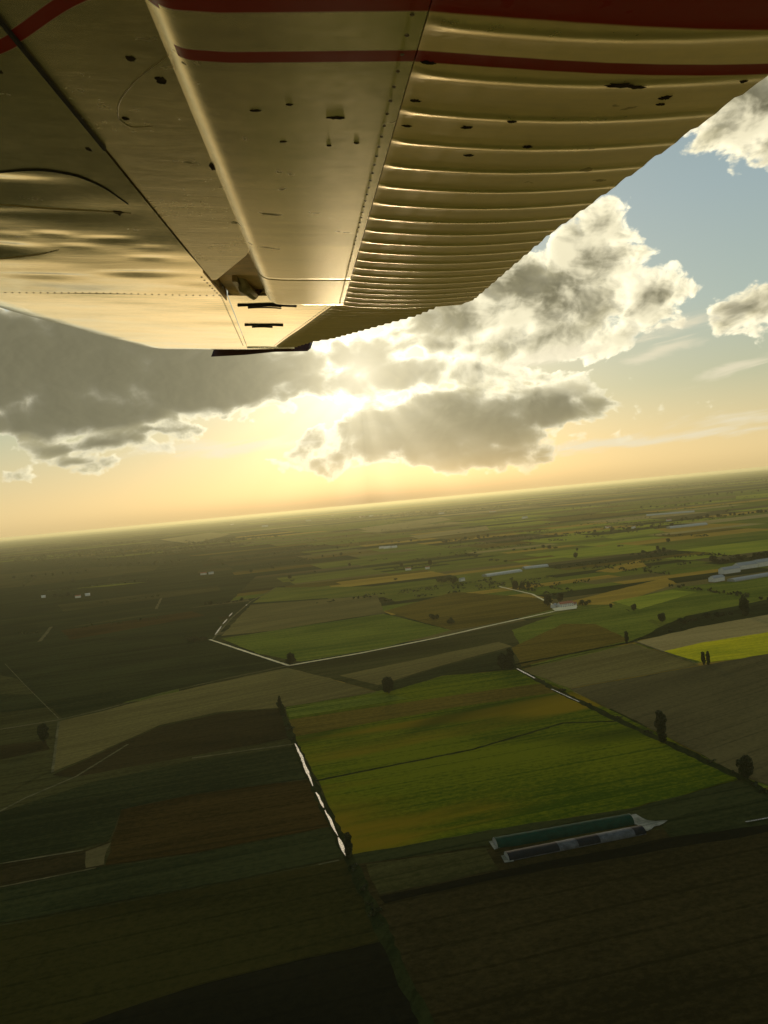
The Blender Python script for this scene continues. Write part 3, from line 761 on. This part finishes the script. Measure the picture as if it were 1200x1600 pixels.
def paint_mat(name, base, metal, rough, red=True, ripple=1.0, dirt=.5, ridge=None, worn=.70):
    m, t, p = mat(name)
    tcn = t.nodes.new('ShaderNodeTexCoord'); O = tcn.outputs['Object']
    s = t.nodes.new('ShaderNodeSeparateXYZ'); t.links.new(O, s.inputs[0])
    U, V = S(t, s.outputs[0]), S(t, s.outputs[1])
    big = noise_tex(t, O, 3.0, 5, .6); fine = noise_tex(t, O, 60, 4, .7)
    streak = noise_tex(t, xyz(t, U*2.0, V*22.0), 1.0, 5, .65, .3, '2D')
    f_ = (big-.5)*1.4 + (streak-.5)*1.1 + (fine-.5)*.7 + .5
    col = mixc(t, f_.mx(0.0).mn(1.0), tuple(k*worn for k in base), base)
    crest = None
    if ridge:
        pitch, start = ridge
        crest = (((V-(start-pitch/2))*(1/pitch))._m('FRACT') - .5).abs()*pitch
        crest = (crest + (fine-.5)*.006 + (streak-.5)*.006).sm(.006, .0155, 1.0, 0.0)
        col = mixc(t, crest, col, (1.0,.80,.40))  # paler tone along each ridge
    # mud flecks
    v = t.nodes.new('ShaderNodeTexVoronoi'); v.voronoi_dimensions = '2D'; v.inputs['Scale'].default_value = 1.0
    ds = noise_tex(t, O, 22, 3, .6)-.5
    t.links.new(xyz(t, U*11.0+3.3+ds*1.6, V*15.0+ds*1.1), v.inputs['Vector'])
    rnd_ = S(t, v.outputs['Color'])
    spk = ((rnd_*.50 - .30).mx(0.0) - S(t, v.outputs['Distance']) + (fine-.5)*.12).sm(.0, .05)*V.sm(1.3, 1.7, 1.0, 0.0)
    col = mixc(t, spk*dirt, col, (.018,.013,.008))
    if red:
        g = U.sm(-.30, -.13, .765, .640)               # the stripe sweeps inboard on the fixed skin
        k = (U+.11).gt(0.0)
        wob = (U*9.0)._m('SINE')*-.010
        g2 = k*(wob + .712) + (1.0-k)*g
        a = (V-g2).abs().sm(.0095, .0125, 1.0, 0.0)
        b = (g2-V).sm(.074, .078)
        red_ = a.mx(b)
        col = mixc(t, red_, col, (.20,.016,.006))
        put(t, p.inputs['Specular IOR Level'], (1.0-red_)*.4+.08)
    else: red_ = None
    t.links.new(col, p.inputs['Base Color'])
    p.inputs['Metallic'].default_value = metal
    if red_ is not None: put(t, p.inputs['Metallic'], (1.0-red_)*metal)
    if crest is not None: put(t, p.inputs['Metallic'], (1.0-red_)*(crest*.45+metal))
    rr = (big-.5)*.18 + (fine-.5)*.12 + spk*.4 + rough
    put(t, p.inputs['Roughness'], rr if crest is None else rr - crest*.16)
    bp = t.nodes.new('ShaderNodeBump'); bp.inputs['Strength'].default_value = .12*ripple; bp.inputs['Distance'].default_value = .004
    put(t, bp.inputs['Height'], fine*.08 + noise_tex(t, xyz(t, U*6.0, V*20.0), 1.0, 4, .6, .4, '2D')); t.links.new(bp.outputs[0], p.inputs['Normal'])
    return m
CREAM = (.93,.79,.46)
M_SKIN = paint_mat('worn_wing_skin', CREAM, .88, .25)
M_OUT = paint_mat('bright_wing_skin', (1.0,.97,.85), .96, .10, red=False, ripple=.5, dirt=.2, worn=.88)
M_LEAD = paint_mat('leading_skin_metal', CREAM, .92, .14, ripple=.4, dirt=.5)
M_FLAP = paint_mat('flap_skin', CREAM, .88, .23, ripple=.12)
M_CORR = paint_mat('corrugated_skin', (.86,.66,.31), .42, .46, ripple=.5, ridge=(.0905, .644))
M_AILC = paint_mat('aileron_corrugated_skin', (.86,.66,.31), .40, .46, red=False, ripple=.5)
M_DARKIN = plain('cove_inside', (.62,.40,.15), .45, .6, var=.3, scale=9)
M_BLACK = plain('dark_seam_sealant', (.015,.012,.008), .8)
M_MUD = plain('dried_mud', (.030,.021,.011), .95, spec=.05, var=.5, scale=40)
M_REDP = plain('dark_red_paint', (.060,.016,.010), .45, var=.2, scale=8)
M_RIVETD = plain('tarnished_rivets', (.10,.075,.035), .6, .4)
M_SCUFF = plain('scuffed_metal', (.30,.24,.12), .5, .6)
M_RIVET = plain('rivet_metal', (.35,.27,.14), .4, .8, var=.3, scale=30)

ZO = .022*(2.385-1.6)**2
V0, VB, VT = -1.2, 2.385, 4.50                 # root (behind the camera), break in the planform, tip rib
def le(v): return -1.13 if v < 3.0 else -1.13 + .06*(v-3.0) + .08*max(0, v-4.1)**2
TEP = [(1.4,.408),(2.264,.447),(2.859,.361),(3.805,.092),(3.967,.003),(4.6,-.16)]
def te(v):
    if v <= 1.4: return .408
    for (a, p), (b, q) in zip(TEP, TEP[1:]):
        if v <= b: return p + (q-p)*(v-a)/(b-a)
    return TEP[-1][1]
def wuv(px, py):
    d = Vector(((px-600)/F_PX, (800-py)/F_PX, 1)); t = WD/d.dot(nv); P = d*t
    return P.dot(cv), P.dot(sv)
# dents in the thin sheet: chord position, span position, half length, near and far half widths, depth
DENTS = [(-.52, 1.16, .25, .028, .16, .007), (-.69, 1.62, .22, .045, .15, .009), (-.47, 1.335, .20, .012, .05, .0012), (-.53, 1.50, .05, .012, .06, .0010), (-.45, 1.49, .045, .012, .06, .0013), (-.36, 1.52, .07, .012, .07, .0015),
         (-.62, 1.42, .04, .012, .05, .0010), (-.44, 1.60, .05, .012, .06, .0009), (-.40, 1.92, .12, .03, .12, .0028), (-.62, 1.98, .14, .03, .12, .0024), (-.33, 1.72, .06, .016, .06, .0012), (-.30, 1.60, .05, .014, .06, .0011)]
def lower(u, v):
    """height of the lower skin over the reference plane"""
    l = le(v); q = max(0.0, min(1.0, (u-l)/.22)); z = .075*(1-math.sqrt(max(0, 1-(1-q)**2)))
    # oil-canned thin sheet
    fade = max(0, min(1, (-.17-u)/.12))
    rip = noise.noise(Vector((u*3.4, v*3.6, 1.3)))*.0030 + noise.noise(Vector((u*7, v*9.0, 7.7)))*.0011
    z += fade*rip*max(0, min(1, (v-.95)/.25))*(1.0 if v < VB else .35)
    z += .022*max(0, min(v, VB)-1.6)**2
    # two long dents with raised rims near the leading edge
    for (a, b, ra, rn, rf, h) in DENTS:
        dv = (v-b)/(rn if v < b else rf); d = math.sqrt(((u-a)/ra)**2 + dv*dv)
        if d < 1: z += h*(math.cos(math.pi*d)*.5+.5)
    return z
def grid(us, vs, zf, mt, name, parent, thick=None, smooth=True):
    """skin sheet over us(v) x vs, closed above by a second sheet"""
    mb = MB(); n = None; lo, hi = [], []
    for v in vs:
        row = us(v); n = len(row)
        for i, u in enumerate(row):
            z = zf(u, v); lo.append((u, v, z)); hi.append((u, v, z + (thick(u, v) if thick else .004)))
    nv_ = len(vs)
    f1 = [(j*n+i, (j+1)*n+i, (j+1)*n+i+1, j*n+i+1) for j in range(nv_-1) for i in range(n-1)]
    k = len(lo); f2 = [tuple(q+k for q in f) for f in f1]; f1 = [f[::-1] for f in f1]
    rim = [i for i in range(n)] + [j*n+n-1 for j in range(1, nv_)] + [(nv_-1)*n+i for i in range(n-2, -1, -1)] + [j*n for j in range(nv_-2, 0, -1)]
    mb.add(lo+hi, f1+f2)
    q = len(rim); mb.add([lo[i] for i in rim]+[hi[i] for i in rim], [(i, (i+1) % q, (i+1) % q+q, i+q) for i in range(q)])
    me = mb.mesh(name, mt)
    for i, p in enumerate(me.polygons): p.use_smooth = smooth and i < len(f1)+len(f2)
    return link(name, me, parent)
def lin(a, b, n): return [a+(b-a)*i/(n-1) for i in range(n)]
def lerp_row(l, r_, n, pw=1.0): return [l+(r_-l)*(i/(n-1))**pw for i in range(n)]
SEAM = -.242
def seam(v): return SEAM if v < VB else SEAM - .053*(v-VB)
def wtop(u, v):                               # thickness of the wing at u
    l, t_ = le(v), te(v); q = max(0, min(1, (u-l)/(t_-l)))
    return .006 + .19*(math.sqrt(q+.002)*1.02 - q)*(1.0 if v < VB else .95-.12*(v-VB))*1.0 if q < .985 else .006
# leading part of the wing (root to break) and the outer panel, each a sheet of its own
grid(lambda v: lerp_row(le(v), SEAM-.001, 90, 1.6), lin(V0, VB-.002, 190), lower, M_LEAD, 'leading_skin', wing, lambda u, v: max(.006, wtop(u, v)-lower(u, v)))
grid(lambda v: lerp_row(le(v), seam(v)-.001, 90, 1.6), lin(VB, VT, 110), lower, M_OUT, 'outer_skin', wing, lambda u, v: max(.006, wtop(u, v)-lower(u, v)))
# fixed skin between the seam and the flap, its end cut at an angle to leave the cove open
def aft_r(v): return -.122 if v < 1.66 else -.122 - (v-1.66)*.300
grid(lambda v: lerp_row(SEAM+.001, aft_r(v), 10), lin(V0, 2.02, 60), lambda u, v: .002, M_SKIN, 'aft_skin', wing, lambda u, v: .012)
# cove roof behind flap nose, seen brown through the opening
b = MB(); b.box(SEAM, -.02, V0, VB+.05, .055, .06); b.box(SEAM-.004, SEAM-.001, 1.9, VB, .0, .06)
b.box(SEAM+.002, -.095, 1.62, 2.03, .016, .019); b.box(SEAM+.002, -.085, 2.03, VB-.004, .026, .029)
link('cove_lining', b.mesh('cove_lining', M_DARKIN), wing)
b = MB(); b.tube([(-.19, 2.12, .05), (-.18, 2.2, .012), (-.165, 2.34, .010), (-.13, 2.345, .03)], [.012, .016, .014, .01], 8)
b.box(-.20, -.188, 2.1, 2.36, .01, .055)
link('flap_hinge', b.mesh('flap_hinge', M_RIVET, True), wing)
# flap: rounded nose, smooth skin, corrugated aft skin
FN, FC, FW_ = -.136, .088, -.012
def flap_skin(v0, v1, name, nv_=2):
    prof = []
    rn = .034
    na, nb = .042, .052
    for k in range(15):
        a = math.pi*.5*k/14
        prof.append((FN + na - na*math.cos(a), FW_ + nb - nb*math.sin(a)))
    prof.append((FN+.07, FW_-.0015)); prof.append((FN+.13, FW_-.001)); prof.append((FC-.001, FW_))
    top = [(FC-.001, FW_+.075), (FN+.03, FW_+.085)]
    loop = prof + top; n = len(loop); vs = []
    rows_ = lin(v0, v1-.04, nv_-4) + [v1-.03, v1-.02, v1-.01, v1]
    for v in rows_:
        up = .0016*max(0, (v-(v1-.03))/.03)**2
        vs += [(u, v, z+up) for (u, z) in loop]
    fs = [(j*n+i, j*n+(i+1) % n, (j+1)*n+(i+1) % n, (j+1)*n+i) for j in range(nv_-1) for i in range(n)]
    fs += [tuple(range(n)), tuple((nv_-1)*n+i for i in range(n-1, -1, -1))]
    me = mesh(name, vs, fs, M_FLAP)
    bm = bmesh.new(); bm.from_mesh(me); bmesh.ops.recalc_face_normals(bm, faces=bm.faces); bm.to_mesh(me); bm.free()
    for p in me.polygons: p.use_smooth = True
    me.set_sharp_from_angle(angle=R(30))
    return me
flap = link('flap', flap_skin(V0, 1.912, 'flap', 30), wing)
link('end_section', flap_skin(1.915, VB-.01, 'end_section', 12), flap)
BEAD = .0905
def bead(v):
    q = ((v-.644+BEAD/2) % BEAD)/BEAD - .5      # ridge at every pitch
    d = abs(q)*BEAD
    return -.0029*math.exp(-(d/.0110)**2)
def corr_z(u, v):
    q = (u-FC)/(te(v)-FC)
    edge = min(1, q/.06) if q < .5 else 1
    return FW_ + .006*q*q - .006*math.sin(math.pi*q) + bead(v)*edge*(1-.65*q*q)
vs_ = []
v = V0
while v < VB-.012: vs_.append(v); v += BEAD/14
vs_.append(VB-.012)
def te_notch(v):                                # the trailing edge steps a little at every bead
    q = ((v-.644+BEAD/2) % BEAD)/BEAD
    return te(v) + .005*(q-.5)
grid(lambda v: [FC+(te_notch(v)-FC)*k for k in (0, .02, .05, .1, .2, .35, .5, .65, .8, .92, 1)], vs_, corr_z, M_CORR, 'corrugated_skin', flap, lambda u, v: .004 + .07*max(0, 1-(u-FC)/(te(v)-FC)))
# aileron: smooth nose panel that mirrors the low sky, corrugated aft skin tipped up
def ac(v): return .095 + (v-VB)*-.149
grid(lambda v: lerp_row(seam(v)+.002, ac(v), 14), lin(VB, 4.345, 50), lambda u, v: ZO + .0005*math.sin(u*40), M_OUT, 'aileron_panel', wing, lambda u, v: .08)
vs2 = []; v = VB
while v < 4.30: vs2.append(v); v += .075/8
vs2.append(4.30)
def bead2(v):
    q = ((v-VB) % .075)/.075
    return -.0065*(.5-.5*math.cos(2*math.pi*q))
grid(lambda v: [ac(v)+.002+(te(v) + .004*((((v-VB) % .075)/.075)-.5) - ac(v)-.002)*k for k in (0, .03, .1, .3, .5, .7, .9, 1)], vs2,
     lambda u, v: ZO -.002 + .02*max(0, u-ac(v)) + bead2(v)*min(1, (u-ac(v))/.03), M_AILC, 'aileron', wing, lambda u, v: .004+.05*max(0, 1-(u-ac(v))/max(.02, te(v)-ac(v))))
# drooping wing tip cap, dark red along its edge
def tip_row(v):
    q = (v-VT)/.62
    return lerp_row(le(VT)+.02+ (q**2)*.30, -.10+.0*q - (q**2)*.45, 24)
grid(tip_row, lin(VT+.002, VT+.60, 16), lambda u, v: lower(u, min(v, VT)) + .05*((v-VT)/.6)**2, M_OUT, 'wing_tip', wing, lambda u, v: .07)
b = MB()
edge = [(-.62, VT+.595, -.004), (-.40, VT+.40, -.004), (-.22, VT+.14, -.003), (-.03, VT+.10, 0), (-.012, VT-.12, .0)]
vsb = []
for (u, v, z) in edge: vsb += [(u, v, z+ZO-.007), (u+.02, v+.02, z+ZO+.05)]
vsb += [(p[0]-.004, p[1]-.004, p[2]) for p in vsb]
k = len(edge)*2
fsb = []
for i in range(len(edge)-1):
    fsb += [(2*i, 2*i+2, 2*i+3, 2*i+1), (k+2*i+1, k+2*i+3, k+2*i+2, k+2*i), (2*i, k+2*i, k+2*i+2, 2*i+2), (2*i+1, 2*i+3, k+2*i+3, k+2*i+1)]
b.add(vsb, fsb)
link('tip_edge', b.mesh('tip_edge', M_REDP), wing)
# seams, slots and rivet lines
b = MB(); b.box(SEAM-.0016, SEAM+.0016, V0, 1.02, -.0012, .004); link('skin_seam', b.mesh('skin_seam', M_BLACK), wing)
for (v, u_a, u_b) in ((2.60, -.232, -.05), (2.66, -.205, -.10), (3.22, -.262, -.115), (3.30, -.24, -.16)):
    n = 12
    pts = [(u_a+(u_b-u_a)*i/n, v - .035*math.sin(math.pi*i/n)*.6, ZO-.002) for i in range(n+1)]
    b = MB(); b.tube(pts, [.0035 if v in (2.60, 3.22) else .0022]*(n+1), 5)
    link('lightening_slot', b.mesh('lightening_slot', M_BLACK), wing)
def flap_z(u): return FW_ - (.0015-.0005*(u-FN-.07)/.06 if u < FN+.13 else .001*(1-(u-FN-.13)/(FC-FN-.13)))
def rivets(pts, name='rivet_row', r_=.0032):
    b = MB()
    for (u, v, z) in pts:
        n = 8
        vs = [(u+r_*math.cos(i*2*math.pi/n), v+r_*math.sin(i*2*math.pi/n), z) for i in range(n)] + [(u+r_*.6*math.cos(i*2*math.pi/n), v+r_*.6*math.sin(i*2*math.pi/n), z-.0007) for i in range(n)]
        b.add(vs, [(i, (i+1) % n, n+(i+1) % n, n+i) for i in range(n)] + [tuple(n+i for i in range(n))])
    return link(name, b.mesh(name, M_RIVETD), wing)
rivets([(u, 2.372, lower(u, 2.372)-.0005) for u in lin(-1.0, -.26, 40)])
rivets([(seam(v)-.018, v, lower(seam(v)-.018, v)-.0005) for v in lin(2.40, 4.3, 44)])
rivets([(ac(v)-.012, v, ZO-.0005) for v in lin(2.42, 4.28, 46)])
def line_on_skin(name, px, rad, mt):
    q = [wuv(*a) for a in px]; pts = []
    for (a, b_) in zip(q, q[1:]):
        for k in range(5): pts.append((a[0]+(b_[0]-a[0])*k/5, a[1]+(b_[1]-a[1])*k/5))
    pts.append(q[-1])
    for _ in range(3): pts = [pts[0]] + [tuple((pts[i-1][j]+2*pts[i][j]+pts[i+1][j])/4 for j in (0, 1)) for i in range(1, len(pts)-1)] + [pts[-1]]
    b = MB(); n = len(pts)
    b.tube([(u, v, (lower(u, v) if u < SEAM else .002)-rad*.2) for u, v in pts], [rad*(.35+.65*math.sin(math.pi*(i+.5)/n)) for i in range(n)], 6)
    return link(name, b.mesh(name, mt, True), wing)
line_on_skin('cover_seam', [(-80,290),(-20,268),(60,262),(120,272),(165,292),(200,318)], .0017, M_BLACK)
line_on_skin('cover_rim', [(205,333),(150,329),(80,325),(0,318),(-80,320)], .0012, M_SCUFF)
line_on_skin('cover_rim', [(92,390),(60,398),(0,404),(-70,408)], .0014, M_SCUFF)
line_on_skin('scuff', [(262,92),(215,125),(186,160),(183,188),(205,203),(240,200)], .0005, M_SCUFF)
rivets([(FC-.012, v, flap_z(FC-.012)-.0002) for v in lin(.60, 2.34, 52)], r_=.0020)
rivets([(SEAM-.02, v, lower(SEAM-.02, v)-.0005) for v in lin(2.0, 2.36, 8)])
# splashes of dried mud
b = MB(); rnd = random.Random(3)
for (u, v, su, sv_) in [(.026,.853,.016,.007),(-.156,.766,.007,.010),(-.138,.812,.009,.014),(-.195,.918,.006,.008),(-.124,1.085,.008,.026),(-.054,.838,.009,.005),(.274,.735,.024,.008),(.29,.74,.014,.006),(.237,.908,.008,.006),(.332,.773,.010,.008),
        (.335,.79,.007,.005),(-.30,1.335,.014,.032),(-.02,.82,.006,.004),(.10,.80,.008,.006),(.20,.83,.007,.005),(.10,.87,.009,.005),(.05,.93,.005,.004),(-.03,.93,.006,.004),(.39,.74,.006,.005),(-.28,.80,.006,.007),(-.33,.86,.007,.007),
        (.02,.94,.005,.004),(.16,.86,.010,.007),(.18,.95,.009,.006),(.1,.715,.012,.005),(-.1,.9,.005,.006),(-.26,1.02,.006,.014)]:
    z = corr_z(u, v)-.0002 if u > FC else (flap_z(u) if u > -.10 else lower(u, v) if u < SEAM else .002)
    n = 22; ph = [rnd.uniform(.45, 1.0)*.85 for _ in range(n)]
    vs = [(u+su*ph[i]*math.cos(i*2*math.pi/n), v+sv_*ph[i]*math.sin(i*2*math.pi/n), z+.0004) for i in range(n)] + [(u+su*.7*ph[i]*math.cos(i*2*math.pi/n), v+sv_*.7*ph[i]*math.sin(i*2*math.pi/n), z-.0006) for i in range(n)]
    b.add(vs, [(i, (i+1) % n, n+(i+1) % n, n+i) for i in range(n)] + [tuple(n+i for i in range(n))])
link('mud_splash', b.mesh('mud_splash', M_MUD), wing, kind='stuff')

# ------------------------------------------------------------------ air
m, t, p = mat('haze_air'); t.nodes.remove(p)
pv = t.nodes.new('ShaderNodeVolumePrincipled'); t.links.new(pv.outputs[0], [n for n in t.nodes if n.type == 'OUTPUT_MATERIAL'][0].inputs['Volume'])
pv.inputs['Color'].default_value = (.95, .92, .58, 1); pv.inputs['Density'].default_value = 2.4e-5; pv.inputs['Anisotropy'].default_value = .57
b = MB(); b.box(-57500, 57500, -57500, 57500, -1.0, ALT+8)
link('haze', b.mesh('haze', m), kind='stuff')
sc.cycles.volume_bounces = 1; sc.cycles.max_bounces = 6; sc.cycles.diffuse_bounces = 2; sc.cycles.glossy_bounces = 4
sc.cycles.use_denoising = True
